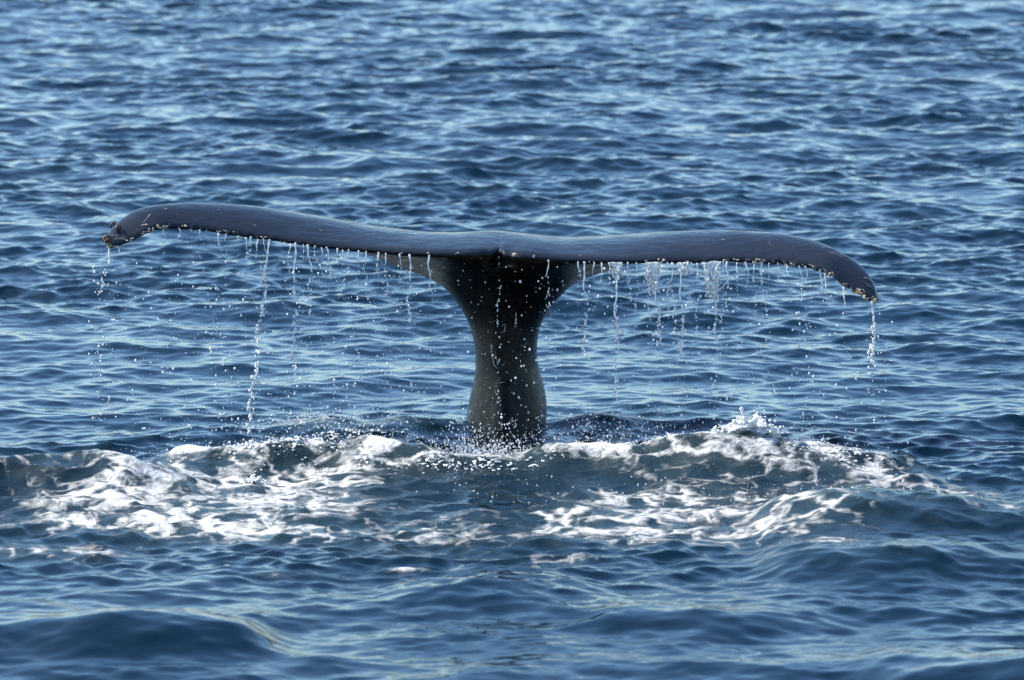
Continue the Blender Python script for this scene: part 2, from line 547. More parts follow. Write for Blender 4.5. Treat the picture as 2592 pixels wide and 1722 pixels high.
NS, NC = 620, 30
tt = np.linspace(s_ctl[0], s_ctl[-1], NS)
TP = cspline(s_ctl, [t for t, l in PAIRS], tt)
LP = cspline(s_ctl, [l for t, l in PAIRS], tt)
# scalloped trailing edge, stronger towards both tips
wave = np.zeros(NS)
xk = tt[0]
knobs = []
while xk < tt[-1]:
    knobs.append((xk, rnd.uniform(.4, 1.2), rnd.uniform(5, 10)))
    xk += rnd.uniform(16, 34)
for c, a, w in knobs:
    wave += a * np.exp(-((tt - c) / w) ** 2)
wamp = ci({265: 2, 330: 5, 450: 7, 700: 5.0, 1000: 1.8, 1262: 1.2, 1700: 2.0, 1850: 5, 2000: 10, 2120: 9, 2225: 2.5}, tt)
yT, yL = ci(yT_ctl, tt), ci(yL_ctl, tt)
ker = np.ones(25) / 25
sm = lambda a: np.convolve(np.pad(a, 12, mode='edge'), ker, 'valid')
yL = sm(yL)
yTs = sm(yT)
notch = np.exp(-((tt - 1262) / 9) ** 2)
yTs = yTs + .06 * notch
depB, th = sm(ci(depB_ctl, tt)), sm(ci(th_ctl, tt))
edge_pts = []
secs = []
for i in range(NS):
    yt = yTs[i]
    T0 = np.array(at(TP[i, 0], TP[i, 1] - 3.0 + 8 * math.exp(-((tt[i] - 1262) / 13) ** 2), yt))
    T = np.array(at(TP[i, 0], TP[i, 1] + wamp[i] * (wave[i] - .5) - 3.0, yt - .012 * (wave[i] - .5) * wamp[i] / 5))
    L = np.array(at(LP[i, 0], LP[i, 1], yL[i]))
    L[2] -= .020
    edge_pts.append(T.copy())
    u = (1 - np.cos(np.linspace(0, np.pi, NC))) / 2
    af = th[i] * (1.9 * np.sqrt(1 - u + 1e-9) * u ** .75)
    edge_r = .014 * np.minimum(1, np.sqrt(np.clip(u * 30, 0, 1))) * (1 - u) ** .3
    base = T0[None] + (L - T0)[None] * u[:, None] + (T - T0)[None] * np.exp(-u * 14)[:, None]
    camber = .38 * th[i] * np.sin(np.pi * u) + .018 * np.sin(np.pi * u) * np.clip(1 - abs(tt[i] - 1262) / 900, 0, 1)
    topz = base[:, 2] + camber + .42 * af + edge_r
    cw = math.exp(-(abs(tt[i] - 1275) / 165) ** 3)
    bump = np.exp(-((u - .66) / .24) ** 2) * u ** .3
    fan = np.where(u < .6, np.clip(u / .6, 0, 1) ** .6, 1 - .5 * ((u - .6) / .4) ** 2)
    bump = bump * (1 - cw) + fan * cw
    botz = base[:, 2] - .42 * af - edge_r - depB[i] * bump
    top = base.copy(); top[:, 2] = topz
    bot = base.copy(); bot[:, 2] = botz
    secs.append(np.concatenate([top, bot[-2:0:-1]]))
secs = np.array(secs)
m_ = secs.shape[1]
Vf = secs.reshape(-1, 3)
fi = np.arange(NS * m_).reshape(NS, m_)
Fq = np.stack([fi[:-1], np.roll(fi[:-1], -1, 1), np.roll(fi[1:], -1, 1), fi[1:]], -1).reshape(-1, 4)
faces = [tuple(q) for q in Fq.tolist()] + [tuple(fi[0][::-1].tolist()), tuple(fi[-1].tolist())]
verts = Vf.tolist()

# peduncle column
PEDL = [(640, 1060), (680, 1085), (700, 1100), (713, 1114), (735, 1134), (764, 1156), (801, 1180), (838, 1196), (887, 1203), (927, 1206), (952, 1205), (972, 1200), (1001, 1190), (1029, 1184), (1062, 1181), (1120, 1174)]
PEDR = [(640, 1500), (680, 1480), (700, 1468), (713, 1452), (735, 1440), (756, 1408), (793, 1380), (829, 1364), (870, 1358), (911, 1357), (940, 1361), (960, 1371), (984, 1381), (1009, 1386), (1042, 1385), (1066, 1382), (1120, 1384)]
NZ, NA = 120, 72
rows = np.linspace(645, 1100, NZ)
xl = sm(np.interp(rows, *zip(*[(a, b) for a, b in PEDL])))
xr = sm(np.interp(rows, *zip(*[(a, b) for a, b in PEDR])))
colv = []
zz = [at(1283, r_, 0.05)[2] for r_ in rows]
for r_, a, b, z in zip(rows, xl, xr, zz):
    x0, x1 = at(a, r_, .1)[0], at(b, r_, .1)[0]
    cx, hw = (x0 + x1) / 2, (x1 - x0) / 2
    dep = float(np.interp(z, [-.2, 0, .2, .35, .6, .75, .87, .97, 1.05], [.56, .52, .40, .34, .33, .35, .40, .47, .54]))
    cy = float(np.interp(z, [-.2, 0, .3, .65, .85, 1.05], [.14, .13, .10, .10, .07, .02]))
    colv.append((cx, cy, hw, dep, z))
for k in range(14):                                    # below the water
    cx, cy, hw, dep, z = colv[-1]
    colv.append((cx, cy + .03, hw * 1.03, dep * 1.03, z - .07))
cv = []
for cx, cy, hw, dep, z in colv:
    for j in range(NA):
        a = 2 * math.pi * j / NA
        ca, sa = math.cos(a), math.sin(a)
        e = .90
        bx = hw * math.copysign(abs(ca) ** e, ca)
        by = dep * math.copysign(abs(sa) ** e, sa)
        keel = .055 * math.exp(-(((bx + .03) / .075) ** 2)) * (1 if sa < 0 else .8)
        by += math.copysign(keel, sa)
        cv.append((cx + bx, cy + by, z))
base_i = len(verts)
verts += cv
nr = len(colv)
for i in range(nr - 1):
    for j in range(NA):
        a, b = base_i + i * NA + j, base_i + i * NA + (j + 1) % NA
        faces.append((a, b, b + NA, a + NA))
faces.append(tuple(base_i + j for j in range(NA))[::-1])
faces.append(tuple(base_i + (nr - 1) * NA + j for j in range(NA)))
tmp = bpy.data.meshes.new('tmp')
tmp.from_pydata(verts, [], faces)
bm = bmesh.new(); bm.from_mesh(tmp)
bmesh.ops.recalc_face_normals(bm, faces=bm.faces)
bm.to_mesh(tmp); bm.free()
to = bpy.data.objects.new('tmp', tmp)
col.objects.link(to)
rm = to.modifiers.new('r', 'REMESH'); rm.mode = 'VOXEL'; rm.voxel_size = .0085
sm_ = to.modifiers.new('s', 'SMOOTH'); sm_.factor = .5; sm_.iterations = 5
dg = bpy.context.evaluated_depsgraph_get()
tail_me = bpy.data.meshes.new_from_object(to.evaluated_get(dg))
bpy.data.objects.remove(to)
tail_me.name = 'tail_flukes'
nv = len(tail_me.vertices)
co = np.empty(nv * 3, np.float32); tail_me.vertices.foreach_get('co', co); co = co.reshape(-1, 3)
no = np.empty(nv * 3, np.float32); tail_me.vertices.foreach_get('normal', no); no = no.reshape(-1, 3)
EX0 = np.array(edge_pts)
# extra smoothing of the crease between column and flukes, keeping the thin edges
ne = len(tail_me.edges)
ed = np.empty(ne * 2, np.int32); tail_me.edges.foreach_get('vertices', ed); ed = ed.reshape(-1, 2)
wsm = (np.exp(-((co[:, 0] - (-.03)) / .55) ** 4) * np.maximum(smooth01((co[:, 1] + .40) / .12), smooth01((np.interp(co[:, 0], EX0[:, 0], EX0[:, 2]) - .035 - co[:, 2]) / .03)) * (co[:, 2] > .3) * (no[:, 2] < .5))[:, None]
deg = np.bincount(ed.ravel(), minlength=nv)[:, None].astype(np.float32)
for it in range(110):
    acc = np.zeros_like(co)
    for k in range(3):
        acc[:, k] = np.bincount(ed[:, 0], co[ed[:, 1], k], nv) + np.bincount(ed[:, 1], co[ed[:, 0], k], nv)
    co += (acc / np.maximum(deg, 1) - co) * wsm * .7
tail_me.vertices.foreach_set('co', co.ravel())
tail_me.update()
tail_me.polygons.foreach_set('use_smooth', np.ones(len(tail_me.polygons), bool))
ex = np.array(edge_pts)
ze = np.interp(co[:, 0], ex[:, 0], ex[:, 2])
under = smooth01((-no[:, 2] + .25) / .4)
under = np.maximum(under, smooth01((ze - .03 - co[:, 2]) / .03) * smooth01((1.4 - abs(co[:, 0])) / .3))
ax = abs(co[:, 0] + .03)
pale = smooth01((ax - .30) / .25) * smooth01((ze - .012 - co[:, 2]) / .03) * smooth01((-no[:, 2] + .5) / .3)
base_p = smooth01((.42 - co[:, 2]) / .2) * smooth01((ax - .15) / .08) * .5
pale = np.clip(np.maximum(pale, base_p * .32 * smooth01((co[:, 0] - .05) / .1)), 0, 1)
tipd = np.minimum(np.hypot(co[:, 0] - ex[0, 0], co[:, 2] - ex[0, 2]), np.hypot(co[:, 0] - ex[-1, 0], co[:, 2] - ex[-1, 2]))
yte = np.interp(co[:, 0], ex[:, 0], ex[:, 1])
crust = np.clip(1 - tipd / .15, 0, 1) + np.exp(-((co[:, 1] - yte) / .014) ** 2) * (.5 + .5 * smooth01((ax - 1.2) / .5)) * (co[:, 2] > ze - .05)
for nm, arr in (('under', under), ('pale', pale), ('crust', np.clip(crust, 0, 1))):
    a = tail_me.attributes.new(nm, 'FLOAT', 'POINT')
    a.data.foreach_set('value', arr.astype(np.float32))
print('tail verts', nv)

whale = bpy.data.objects.new('humpback_whale', None)
whale.location = (-.03, .1, 0)
col.objects.link(whale)
whale['label'] = 'black and grey humpback whale tail raised upright from the sea with spread dripping flukes'
whale['category'] = 'whale'
inv = Vector(whale.location)


def whale_part(name, me_, m):
    """mesh given in world coordinates, stored relative to the whale"""
    n = len(me_.vertices)
    c = np.empty(n * 3, np.float32); me_.vertices.foreach_get('co', c)
    c = c.reshape(-1, 3) - np.array(inv, np.float32)
    me_.vertices.foreach_set('co', c.ravel())
    me_.update()
    return link(name, me_, m, whale)


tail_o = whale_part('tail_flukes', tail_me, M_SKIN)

# ------------------------------------------------------------------ small shapes
_b = bmesh.new(); bmesh.ops.create_icosphere(_b, subdivisions=1, radius=1)
ICO1 = (np.array([v.co[:] for v in _b.verts]), np.array([[v.index for v in f.verts] for f in _b.faces])); _b.free()
_b = bmesh.new(); bmesh.ops.create_icosphere(_b, subdivisions=2, radius=1)
ICO2 = (np.array([v.co[:] for v in _b.verts]), np.array([[v.index for v in f.verts] for f in _b.faces])); _b.free()


class Buf:
    def __init__(s):
        s.V, s.F, s.n = [], [], 0

    def add(s, v, f):
        s.V.append(v); s.F.append(f + s.n); s.n += len(v)

    def blob(s, c, r, ico=ICO1, wob=0.15):
        v, f = ico
        r = np.array(r if hasattr(r, '__len__') else (r, r, r))
        vv = v * r * (1 + wob * rng.normal(size=(len(v), 1))) + np.array(c)
        s.add(vv, f)

    def tube(s, pts, rad, n=6):
        pts = np.asarray(pts, float); m = len(pts)
        a = np.arange(n) * 2 * np.pi / n
        ring = np.stack([np.cos(a), np.sin(a), 0 * a], -1)
        d = np.gradient(pts, axis=0)
        horiz = np.abs(d[:, 2]).mean() < np.abs(d[:, 0]).mean()
        if horiz:
            ring = ring[:, [2, 0, 1]]
        v = (pts[:, None] + ring[None] * np.asarray(rad)[:, None, None]).reshape(-1, 3)
        v = np.concatenate([v, pts[:1], pts[-1:]])
        i = np.arange((m - 1) * n).reshape(m - 1, n)
        j = np.roll(i, -1, 1)
        f = np.concatenate([np.stack([i, j, i + n], -1).reshape(-1, 3), np.stack([j, j + n, i + n], -1).reshape(-1, 3)])
        k = np.arange(n); k2 = (k + 1) % n
        f = np.concatenate([f, np.stack([k2, k, np.full(n, m * n)], -1), np.stack([k + (m - 1) * n, k2 + (m - 1) * n, np.full(n, m * n + 1)], -1)])
        s.add(v, f)

    def mesh(s, name):
        return mesh_np(name, np.concatenate(s.V), np.concatenate(s.F))


def fused(me_, voxel, it=2):
    """one merged skin over overlapping blobs"""
    o_ = bpy.data.objects.new('tmp', me_)
    col.objects.link(o_)
    r_ = o_.modifiers.new('r', 'REMESH'); r_.mode = 'VOXEL'; r_.voxel_size = voxel
    q_ = o_.modifiers.new('s', 'SMOOTH'); q_.factor = .5; q_.iterations = it
    d_ = bpy.context.evaluated_depsgraph_get()
    m_2 = bpy.data.meshes.new_from_object(o_.evaluated_get(d_))
    bpy.data.objects.remove(o_)
    m_2.polygons.foreach_set('use_smooth', np.ones(len(m_2.polygons), bool))
    m_2.name = me_.name
    print(me_.name, len(m_2.vertices))
    return m_2


# barnacles on the left tip
def barnacle(px, py, y, r, lab, big=True):
    c = np.array(at(px, py, y))
    bm_ = Buf()
    prof = [(.0, -.6), (.85, -.6), (1.0, -.2), (.98, .25), (.78, .68), (.5, .86), (.36, .82), (.3, .5), (0, .45)]
    n = 16
    v = []
    for (rr, hh) in prof:
        for j in range(n):
            a = 2 * math.pi * j / n
            k = 1 + .10 * math.cos(3 * a * 2)
            v.append((rr * k * math.cos(a), hh, rr * k * math.sin(a)))
    v = np.array(v) * r
    # face the mouth to the camera and outward
    q = Vector((0, 1, 0)).rotation_difference(Vector((-.45, -.85, .1)))
    Rm = np.array(q.to_matrix())
    v = v @ Rm.T + c
    m = len(prof)
    i = np.arange((m - 1) * n).reshape(m - 1, n)
    j = (i // n) * n + (i + 1) % n
    f = np.concatenate([np.stack([i, i + n, j], -1).reshape(-1, 3), np.stack([j, i + n, j + n], -1).reshape(-1, 3)])
    bm_.add(v, f)
    o = whale_part('barnacle', bm_.mesh('barnacle'), M_DARKB)
    o['label'] = lab
    if big:
        mb = Buf()
        axisv = Rm @ np.array([0, 1.0, 0])
        for k in range(7):
            w = rng.normal(size=3) * r * .22
            mb.blob(c + axisv * r * .72 + w, r * .22)
        me_ = mb.mesh('barnacle_mouth')
        q_ = link('barnacle_mouth', me_, M_RUST)
        n_ = len(me_.vertices)
        cc = np.empty(n_ * 3, np.float32); me_.vertices.foreach_get('co', cc)
        me_.vertices.foreach_set('co', (cc.reshape(-1, 3) - np.array(inv, np.float32)).ravel()); me_.update()
        q_.parent = o


barnacle(271, 605, -.66, .027, 'largest brown barnacle, at the bottom of the left fluke tip')
barnacle(298.7, 576.5, -.58, .019, 'round shiny dark barnacle on the face of the left fluke tip')
barnacle(287.5, 566.5, -.46, .011, 'small dark barnacle, highest on the left fluke tip', False)
barnacle(280, 574, -.50, .009, 'smallest dark barnacle on the outer edge of the left fluke tip', False)

# pale crust of tiny barnacles along the trailing edge
eb, yb = Buf(), Buf()
EP = np.array(edge_pts)
CLU = [265 + rng.exponential(90) for _ in range(14)] + [2225 - rng.exponential(110) for _ in range(16)] + [rng.uniform(420, 2050) for _ in range(22)]
for k in range(330):
    u_ = rng.random()
    if rng.random() < .62:
        px = CLU[rng.integers(30)] + rng.normal() * 6
    else:
        px = CLU[rng.integers(len(CLU))] + rng.normal() * 4
    i = int(np.clip((px - tt[0]) / (tt[-1] - tt[0]) * (NS - 1), 0, NS - 1))
    c = EP[i] + np.array([0, -.006 + abs(rng.normal()) * .012, rng.normal() * .006 + .003])
    if k % 5 == 0 and (px < 420 or px > 2080):
        c = EP[i] + np.array([0, .02 + .05 * rng.random(), .022])
    r = rng.uniform(.0022, .0058)
    eb.blob(c, (r * rng.uniform(1, 2.2), r, r * .8), ICO1, .2)
for k in range(9):
    px = rng.choice([rng.uniform(2168, 2178), rng.uniform(2188, 2196)])
    i = int((px - tt[0]) / (tt[-1] - tt[0]) * (NS - 1))
    yb.blob(EP[i] + np.array([0, -.010, rng.normal() * .005]), (rng.uniform(.004, .008), .004, .005), ICO1, .25)
o = whale_part('barnacle_crust', eb.mesh('barnacle_crust'), M_CREAM); o['kind'] = 'stuff'
o['label'] = 'crust of tiny cream barnacles along the scalloped trailing edge'
o = whale_part('yellow_barnacles', yb.mesh('yellow_barnacles'), M_YELLOW); o['kind'] = 'stuff'
o['label'] = 'yellow barnacle cluster on the edge of the right fluke tip'

# casting helper to lay marks on the skin
from mathutils.bvhtree import BVHTree
bvh = BVHTree.FromPolygons(co.tolist(), [tuple(p.vertices) for p in tail_me.polygons])


def on_skin(px, py, off=.001):
    d = Vector(ray(px, py)).normalized()
    hit = bvh.ray_cast(Vector((0, CAM_Y, CAM_Z)), d)
    if hit[0] is None:
        return None
    return np.array(hit[0] + hit[1] * off)


def skin_marks(name, lab, lines, m):
    for n_, (pts, r) in enumerate(lines):
        b = Buf()
        P = []
        for (x0, y0), (x1, y1) in zip(pts[:-1], pts[1:]):
            for t in np.linspace(0, 1, 9):
                q = on_skin(x0 + (x1 - x0) * t + rng.normal() * .4, y0 + (y1 - y0) * t + rng.normal() * .3)
                if q is not None:
                    P.append(q)
        if len(P) > 3:
            rr = r * (.4 + .6 * np.sin(np.linspace(.15, np.pi - .15, len(P)))) * (1 + .3 * rng.normal(size=len(P)))
            b.tube(P, np.abs(rr) * .7, 5)
        if b.n:
            o = whale_part(name, b.mesh(name), m)
            if n_ == 0:
                o['label'] = lab


skin_marks('scar', 'long pale slanting scratch on the left fluke near its tip', [([(382, 541), (361, 566)], .0035)], M_SCAR)
skin_marks('white_patch', 'short white barnacle patch below the scratch on the left fluke', [([(358, 571), (374, 569)], .006)], M_CREAM)
skin_marks('scar', 'thin pale zigzag scar beside the barnacles on the left tip',
           [([(284, 594), (299, 598), (291, 606), (308, 604), (312, 596)], .0016), ([(306, 590), (316, 597), (312, 603)], .0016),
            ([(300, 603), (318, 608), (327, 610)], .0018), ([(296, 584), (308, 586), (313, 590)], .0016)], M_SCAR)
skin_marks('scar', 'thin pale line along the right fluke near its tip',
           [([(2105, 638), (2142, 651)], .0028), ([(2080, 627), (2115, 631)], .0018), ([(2100, 640), (2140, 655)], .0012)], M_SCAR)
skin_marks('scar', 'pale ragged scar on the right fluke tip',
           [([(2186, 704), (2198, 706), (2206, 712)], .005), ([(2183, 732), (2188, 738), (2190, 741)], .004),
            ([(2190, 716), (2200, 724)], .002), ([(2197, 720), (2212, 733)], .002)], M_SCAR)
skin_marks('scar', 'short pale scar high on the front of the tail stock',
           [([(1306, 792), (1305, 812), (1302, 830)], .007), ([(1279, 820), (1277, 838), (1266, 844)], .005),
            ([(1244, 870), (1246, 900), (1252, 925), (1262, 934)], .007), ([(1250, 880), (1256, 905), (1261, 928)], .002),
            ([(1256, 960), (1264, 970), (1277, 968)], .004), ([(1262, 934), (1275, 924), (1281, 912)], .0015)], M_SCAR)

# ------------------------------------------------------------------ falling water
def drop_chain(b, P0, P1, cont, r0, dens, spread, yj=.01):
    """stream from P0 to P1 (world), continuous over the first 'cont' share, then breaking into drops"""
    P0, P1 = np.array(P0), np.array(P1)
    L = np.linalg.norm(P1 - P0)
    ph = rng.uniform(0, 6.3, 3)
    wob = lambda t: np.array([math.sin(t * L * 38 + ph[0]) * .005 + math.sin(t * L * 15 + ph[1]) * .009, 0, 0])
    path = lambda t: P0 + (P1 - P0) * t + wob(t) * min(1, t * 4)
    if cont > 0:
        m = max(6, int(cont * L / .006))
        t = np.linspace(0, cont, m)
        P = np.array([path(a) for a in t])
        rr = r0 * (.35 + .65 * np.abs(np.sin(t * L * 60 + ph[2])) + .35 * rng.random(m)) * (1 - .35 * t / max(cont, 1e-3))
        rr[0] = r0 * 1.3
        rr[-1] = r0 * .2
        b.tube(P, rr, 6)
    nd = int(L * (1 - cont) * dens)
    for k in range(nd):
        t = cont + (1 - cont) * rng.random() ** 1.1
        c = path(t) + np.array([rng.normal() * spread * (.3 + t), rng.normal() * yj, rng.normal() * .01])
        r = r0 * rng.uniform(.4, 1.25)
        b.blob(c, (r * rng.uniform(.7, 1.1), r * .9, r * rng.uniform(.9, 2.2)))


ORD = ['first', 'second', 'third', 'fourth', 'fifth', 'sixth', 'seventh', 'eighth', 'ninth', 'tenth', 'eleventh', 'twelfth', 'thirteenth',
       'fourteenth', 'fifteenth', 'sixteenth', 'seventeenth', 'eighteenth', 'nineteenth', 'twentieth', 'twenty-first', 'twenty-second', 'twenty-third', 'twenty-fourth', 'twenty-fifth', 'twenty-sixth', 'twenty-seventh', 'twenty-eighth', 'twenty-ninth', 'thirtieth', 'thirty-first', 'thirty-second', 'thirty-third', 'thirty-fourth', 'thirty-fifth', 'thirty-sixth']


def edge_at(px):
    i = int(np.clip((px - tt[0]) / (tt[-1] - tt[0]) * (NS - 1), 0, NS - 1))
    return EP[i]


LSTR = [  # x start, x end, y end, continuous share, radius, drop density, spread
    (279, 252, 722, .35, .0060, 110, .006), (300, 298, 650, .8, .004, 50, .003), (456, 450, 619, .9, .0042, 60, .002), (484, 484, 604, .6, .003, 60, .002),
    (523, 523, 600, .7, .004, 60, .003), (554, 557, 652, .7, .0045, 90, .004), (603, 604, 622, .9, .004, 50, .003), (624, 626, 655, .6, .005, 90, .004),
    (638, 636, 645, .7, .005, 80, .004), (655, 650, 658, .6, .005, 90, .005), (684, 628, 1100, .12, .0075, 150, .007), (720, 720, 633, .5, .003, 60, .004),
    (751, 745, 890, .38, .0065, 120, .006), (781, 790, 765, .5, .0055, 110, .006), (801, 798, 640, .6, .004, 80, .006), (829, 842, 700, .5, .0055, 120, .006),
    (856, 858, 664, .5, .004, 70, .003), (883, 883, 712, .3, .004, 80, .005), (909, 901, 712, .4, .0045, 90, .004), (961, 962, 690, .5, .005, 80, .004),
    (980, 974, 742, .3, .0045, 100, .005), (1039, 1037, 780, .5, .0055, 110, .004), (1089, 1091, 722, .6, .0055, 100, .006), (1263, 1262, 1090, .12, .0045, 60, .008)]
RSTR = [(2210, 2212, 862, .45, .0075, 220, .010), (2136, 2133, 760, .9, .0045, 40, .002), (2091, 2086, 730, .8, .0035, 50, .003), (2077, 2073, 727, .7, .004, 60, .004),
        (2040, 2038, 712, .6, .0035, 60, .004), (2024, 2034, 718, .7, .0045, 90, .006), (1996, 1997, 694, .9, .0035, 40, .002), (1970, 1964, 712, .8, .004, 60, .004),
        (1930, 1934, 755, .5, .005, 90, .006), (1890, 1891, 712, .7, .005, 80, .004), (1842, 1836, 750, .45, .006, 120, .006), (1814, 1814, 850, .3, .0065, 120, .005),
        (1726, 1727, 850, .5, .0065, 130, .006), (1703, 1706, 800, .35, .0055, 110, .006), (1660, 1669, 840, .5, .0065, 120, .006), (1642, 1641, 775, .4, .0045, 90, .006),
        (1561, 1560, 1010, .42, .0075, 130, .007), (1545, 1543, 700, .7, .005, 90, .006), (1526, 1525, 702, .8, .005, 60, .004), (1480, 1484, 850, .38, .0065, 110, .006),
        (1464, 1460, 705, .6, .0045, 90, .006), (1391, 1390, 770, .35, .0045, 80, .006)]


LSTR += [(415, 414, 640, .4, .003, 90, .004), (508, 507, 650, .3, .003, 90, .004), (575, 574, 645, .5, .0032, 90, .004), (668, 664, 700, .3, .0035, 110, .005),
         (736, 733, 690, .3, .0035, 110, .005), (767, 765, 672, .5, .003, 90, .004), (815, 812, 690, .3, .0035, 110, .005), (868, 866, 730, .25, .0035, 110, .005),
         (930, 928, 760, .2, .0035, 100, .006), (1012, 1010, 740, .3, .0035, 100, .005)]
RSTR += [(1505, 1504, 745, .3, .0035, 110, .005), (1590, 1590, 740, .3, .004, 110, .006), (1614, 1612, 800, .2, .0042, 120, .007), (1690, 1688, 760, .3, .004, 120, .006),
         (1750, 1750, 735, .4, .0038, 110, .005), (1766, 1765, 800, .2, .004, 120, .007), (1832, 1830, 800, .2, .004, 120, .007), (1868, 1867, 740, .3, .0035, 100, .005),
         (1911, 1910, 770, .25, .0035, 100, .006), (1950, 1949, 735, .3, .0032, 90, .004)]
LSTR = [LSTR[0]] + sorted(LSTR[1:])
RSTR = [RSTR[0]] + sorted(RSTR[1:], reverse=True)


def look(L, r, cont):
    a = 'long' if L > .35 else ('medium' if L > .15 else 'short')
    b = 'thick' if r > .006 else ('thin' if r < .0046 else 'knotted')
    c = 'breaking into drops' if cont < .6 else 'still unbroken'
    return f'{a} {b} trickle {c}'


for side, lst in (('left', LSTR), ('right', RSTR)):
    for n_, (x0, x1, y1, cont, r0, dens, spr) in enumerate(lst):
        e = edge_at(x0)
        ye_ = 640 + (y1 - 640) * (1.0 if y1 > 900 else 1.3)
        cont /= (1.0 if y1 > 900 else 1.3)
        P1 = at(x1, ye_, e[1])
        b = Buf()
        P0 = e + np.array([0, .0, -.006])
        drop_chain(b, P0, P1, cont, r0, dens, spr)
        o = link('water_trickle', b.mesh('water_trickle'), M_DROP)
        L = abs(P1[2] - P0[2])
        if side == 'left' and x0 == 1263:
            o['label'] = 'broken string of drops falling from the centre notch down the black tail stock'
        elif side == 'left' and x0 == 684:
            o['label'] = 'longest trickle of all, leaning left from the left fluke down to the foam'
        elif n_ == 0:
            o['label'] = f'trickle of water pouring from the very tip of the {side} fluke'
        else:
            o['label'] = f'{look(L, r0, cont)} under the {side} fluke, {ORD[n_]} from its tip'
        o['category'] = 'water trickle'
        o['group'] = 'water trickles dripping from the fluke edge'

# sheets of water pouring off the right fluke
for (xa, xb, yb_, lab) in ((1778, 1826, 765, 'widest white curtain of water pouring off the middle of the right fluke'),
                           (1636, 1673, 748, 'lacy tapering water curtain between the widest curtain and the whale tail stock'),
                           (1550, 1575, 712, 'narrow short water curtain on the right fluke closest to the tail stock'),
                           (1719, 1742, 700, 'small ragged water curtain just left of the widest one')):
    b = Buf()
    ns = max(6, int((xb - xa) / 2.4))
    xc = (xa + xb) / 2
    for k in range(ns):
        f_ = (k + .5) / ns
        x0 = xa + (xb - xa) * f_
        e = edge_at(x0)
        ye = 672 + (yb_ - 672) * (1 - abs(2 * f_ - 1) ** 1.5 * .6) * rng.uniform(.45, 1.1)
        P1 = at(x0 + (xc - x0) * .45 + rng.normal() * 3.5, ye, e[1] + rng.normal() * .01)
        drop_chain(b, e + np.array([0, rng.normal() * .004, -.006]), P1, rng.uniform(.25, .8), rng.uniform(.0035, .0065), 420, .010)
    # thin film between the strands, with a ragged lower hem
    nu, nw = 26, 22
    vv = []
    for iw in range(nw):
        for iu in range(nu):
            f_ = iu / (nu - 1)
            g_ = iw / (nw - 1)
            x0 = xa + (xb - xa) * f_
            e = edge_at(x0)
            ye = 676 + (yb_ - 676) * .72 * (1 - abs(2 * f_ - 1) ** 2 * .55) * (1 + .18 * math.sin(iu * 2.1 + xa))
            q = np.array(at(x0 + (xc - x0) * .45 * g_, 664 + (ye - 664) * g_, e[1]))
            q[1] += .006 * math.sin(iu * 1.7 + iw * .9) + rng.normal() * .0025
            vv.append(q)
    vv = np.array(vv)
    back = vv + np.array([0, .0035, 0])
    ii = np.arange(nu * nw).reshape(nw, nu)
    q4 = np.stack([ii[:-1, :-1], ii[:-1, 1:], ii[1:, 1:], ii[1:, :-1]], -1).reshape(-1, 4)
    keep = rng.random(len(q4)) > np.linspace(.15, .75, len(q4))
    q4 = q4[keep]
    t3 = np.concatenate([q4[:, [0, 2, 1]], q4[:, [0, 3, 2]]])
    b.add(np.concatenate([vv, back]), np.concatenate([t3, t3[:, ::-1] + nu * nw]))
    o = link('water_curtain', b.mesh('water_curtain'), M_DROP)
    o['label'] = lab
    o['category'] = 'water curtain'
    o['group'] = 'water curtains pouring off the right fluke'

# scattered drops in the air
b = Buf()
centres = [(x, 60 + rng.random() * 40) for x in (252, 560, 650, 740, 790, 850, 900, 970, 1040, 1390, 1480, 1560, 1660, 1727, 1814, 1930, 2030, 2210)]
n_air = 0
while n_air < 3200:
    if rng.random() < .55:
        c, w = centres[rng.integers(len(centres))]
        px = c + rng.normal() * 16
    else:
        px = rng.uniform(240, 2260)
    py = 640 + 450 * rng.random() ** .8
    e = edge_at(np.clip(px, 265, 2225))
    y = e[1] + rng.normal() * .12
    P = at(px, py, y)
    if P[2] > e[2] - .03 or P[2] < .0:
        continue
    if -.30 < P[0] < .27 and rng.random() < .2:
        continue
    r = .0018 + .0060 * rng.random() ** 3.2
    b.blob(P, (r, r, r * rng.uniform(.9, 1.5)))
    n_air += 1
o = link('falling_drops', b.mesh('falling_drops'), M_DROP)
o['kind'] = 'stuff'
o['label'] = 'countless loose drops of water raining from the flukes into the sea'
o['category'] = 'water drops'

# spray leaping from the water near the tail stock and over the foam crests
b = Buf()
SPR = [(1240, 1150, 90, 26, 900, .10), (1180, 1140, 60, 22, 350, .09), (1330, 1150, 60, 20, 350, .07), (1450, 1160, 120, 10, 350, .06), (1060, 1140, 140, 14, 450, .05), (900, 1090, 160, 16, 450, .06),
       (800, 1060, 120, 8, 250, .04), (1530, 1055, 90, 10, 300, .05), (700, 1140, 120, 8, 350, .05), (480, 1140, 140, 10, 260, .05), (1750, 1125, 160, 10, 500, .06),
       (1900, 1115, 120, 10, 400, .06), (2080, 1150, 120, 10, 260, .05), (1600, 1140, 140, 12, 400, .06), (1000, 1110, 250, 20, 300, .06), (1500, 1090, 150, 16, 300, .07), (1950, 1110, 120, 16, 120, .16), (650, 1090, 200, 20, 160, .14), (1280, 1230, 200, 24, 60, .01), (1900, 1230, 260, 20, 160, .015), (2250, 1230, 160, 18, 110, .03)]
for cx, cy, rx, ry, n, hh in SPR:
    w = np.array([gp(cx + rng.normal() * rx * .7, cy + rng.normal() * ry * .7, .06)[:2] for _ in range(n)])
    sx_, sy_, sz_, _f = sea_pt(w[:, 0], w[:, 1])
    for x, y, z in zip(sx_, sy_, sz_):
        r = .0013 + .0036 * rng.random() ** 2.8
        b.blob((x, y, z + rng.exponential(hh * .6)), (r, r, r * rng.uniform(.9, 1.8)))
o = link('spray', b.mesh('spray'), M_DROP)
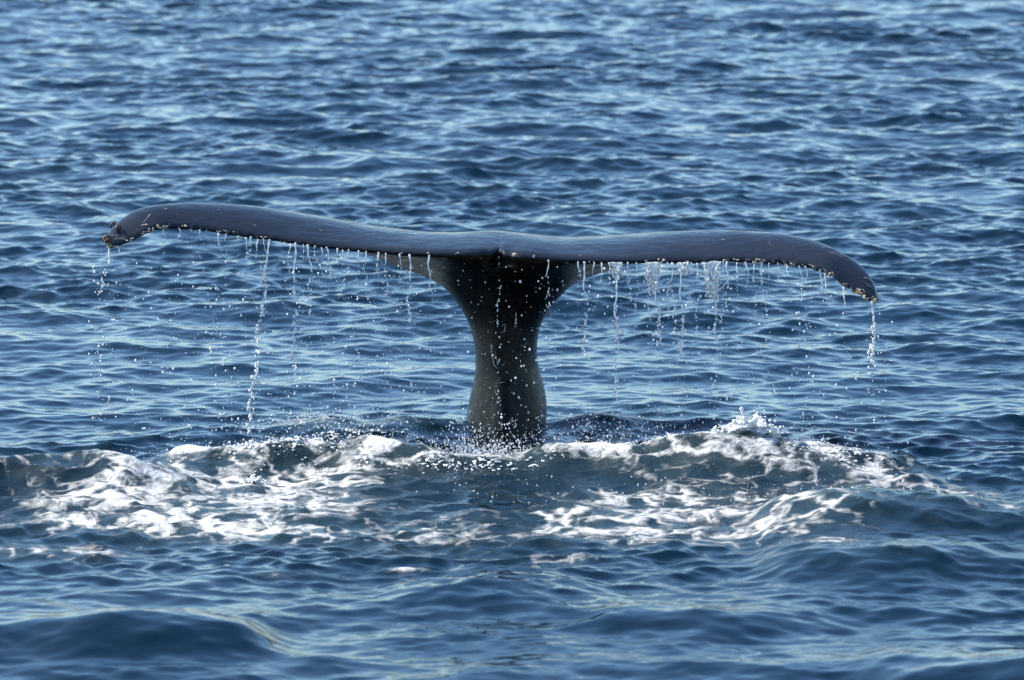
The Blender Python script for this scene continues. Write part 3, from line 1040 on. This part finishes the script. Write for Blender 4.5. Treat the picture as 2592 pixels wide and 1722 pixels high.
o['kind'] = 'stuff'
o['label'] = 'fine white spray leaping off the foam crests around the tail stock'
o['category'] = 'spray'

# froth clots that give the breaking crests a ragged outline
b = Buf()
CL = [(1880, 1112, 130, 12, 1116, 0.021), (1750, 1125, 120, 10, 684, 0.015), (2010, 1130, 90, 9, 468, 0.014), (1620, 1140, 130, 8, 468, 0.010), (640, 1138, 60, 8, 324, 0.014), (740, 1142, 130, 9, 576, 0.010), (1150, 1162, 260, 6, 540, 0.007), (900, 1062, 130, 7, 396, 0.008), (1530, 1048, 70, 6, 288, 0.008), (300, 1150, 130, 8, 288, 0.007), (2120, 1255, 60, 10, 162, 0.008), (2140, 1160, 90, 8, 216, 0.008)]
for cx, cy, rx, ry, n, hh in CL:
    w = np.array([gp(cx + rng.normal() * rx * .6, cy + rng.normal() * ry * .6, .12)[:2] for _ in range(n)])
    sx_, sy_, sz_, _f = sea_pt(w[:, 0], w[:, 1])
    for x, y, z in zip(sx_, sy_, sz_):
        r = .002 + .0065 * rng.random() ** 2.5
        b.blob((x, y, z + abs(rng.normal()) * hh), (r * rng.uniform(.9, 2), r * rng.uniform(.9, 1.6), r * rng.uniform(.6, 1.1)), ICO1, .18)
o = link('froth', fused(b.mesh('froth'), .0045, 1), M_FROTH)
o['kind'] = 'stuff'
o['label'] = 'bubbling white froth clots along the breaking crests'
o['category'] = 'froth'


def splash(px, py, lumps, jet, lab):
    b = Buf()
    x, y, _ = gp(px, py, .2)
    q = sea_pt(x, y)
    base = np.array([q[0][0], q[1][0], q[2][0]])
    for (dx, dz, r) in lumps:
        for k in range(110):
            b.blob(base + np.array([dx + rng.normal() * r * .75, rng.normal() * r * .6, dz - .016 + abs(rng.normal()) * r * .5]), r * rng.uniform(.06, .30), ICO1, .2)
    if jet:
        dx, z0, z1 = jet
        P = [base + np.array([dx + .01 * math.sin(t * 5), 0, z0 + (z1 - z0) * t]) for t in np.linspace(0, 1, 12)]
        b.tube(P, np.linspace(.016, .006, 12), 8)
        b.blob(P[-1], .013, ICO2, .04)
    o = link('splash', fused(b.mesh('splash'), .004, 1), M_FROTH)
    o['label'] = lab
    o['category'] = 'splash'


splash(1890, 1118, [(-.10, .01, .035), (-.02, .03, .05), (.05, .035, .055), (.12, .0, .04), (.17, -.01, .03), (-.17, -.01, .03)], (-.02, .02, .12), 'white splash on the right crest with a thin jet standing up from it')
splash(636, 1140, [(-.04, .01, .03), (.02, .02, .032), (.07, -.005, .022)], None, 'small bright white splash lump on the left foam crest')

# clear bubble of water on top of the tail
b = Buf()
P = at(1277, 604.5, .25)
b.blob(P, (.036, .036, .024), ICO2, 0.01)
mb_ = make_drop_mat('bubble_water', 0.8, (.9, .93, .95))
o = link('water_bubble', b.mesh('water_bubble'), mb_)
o['label'] = 'clear dome of water bulging over the middle of the flukes'
o['category'] = 'water bubble'
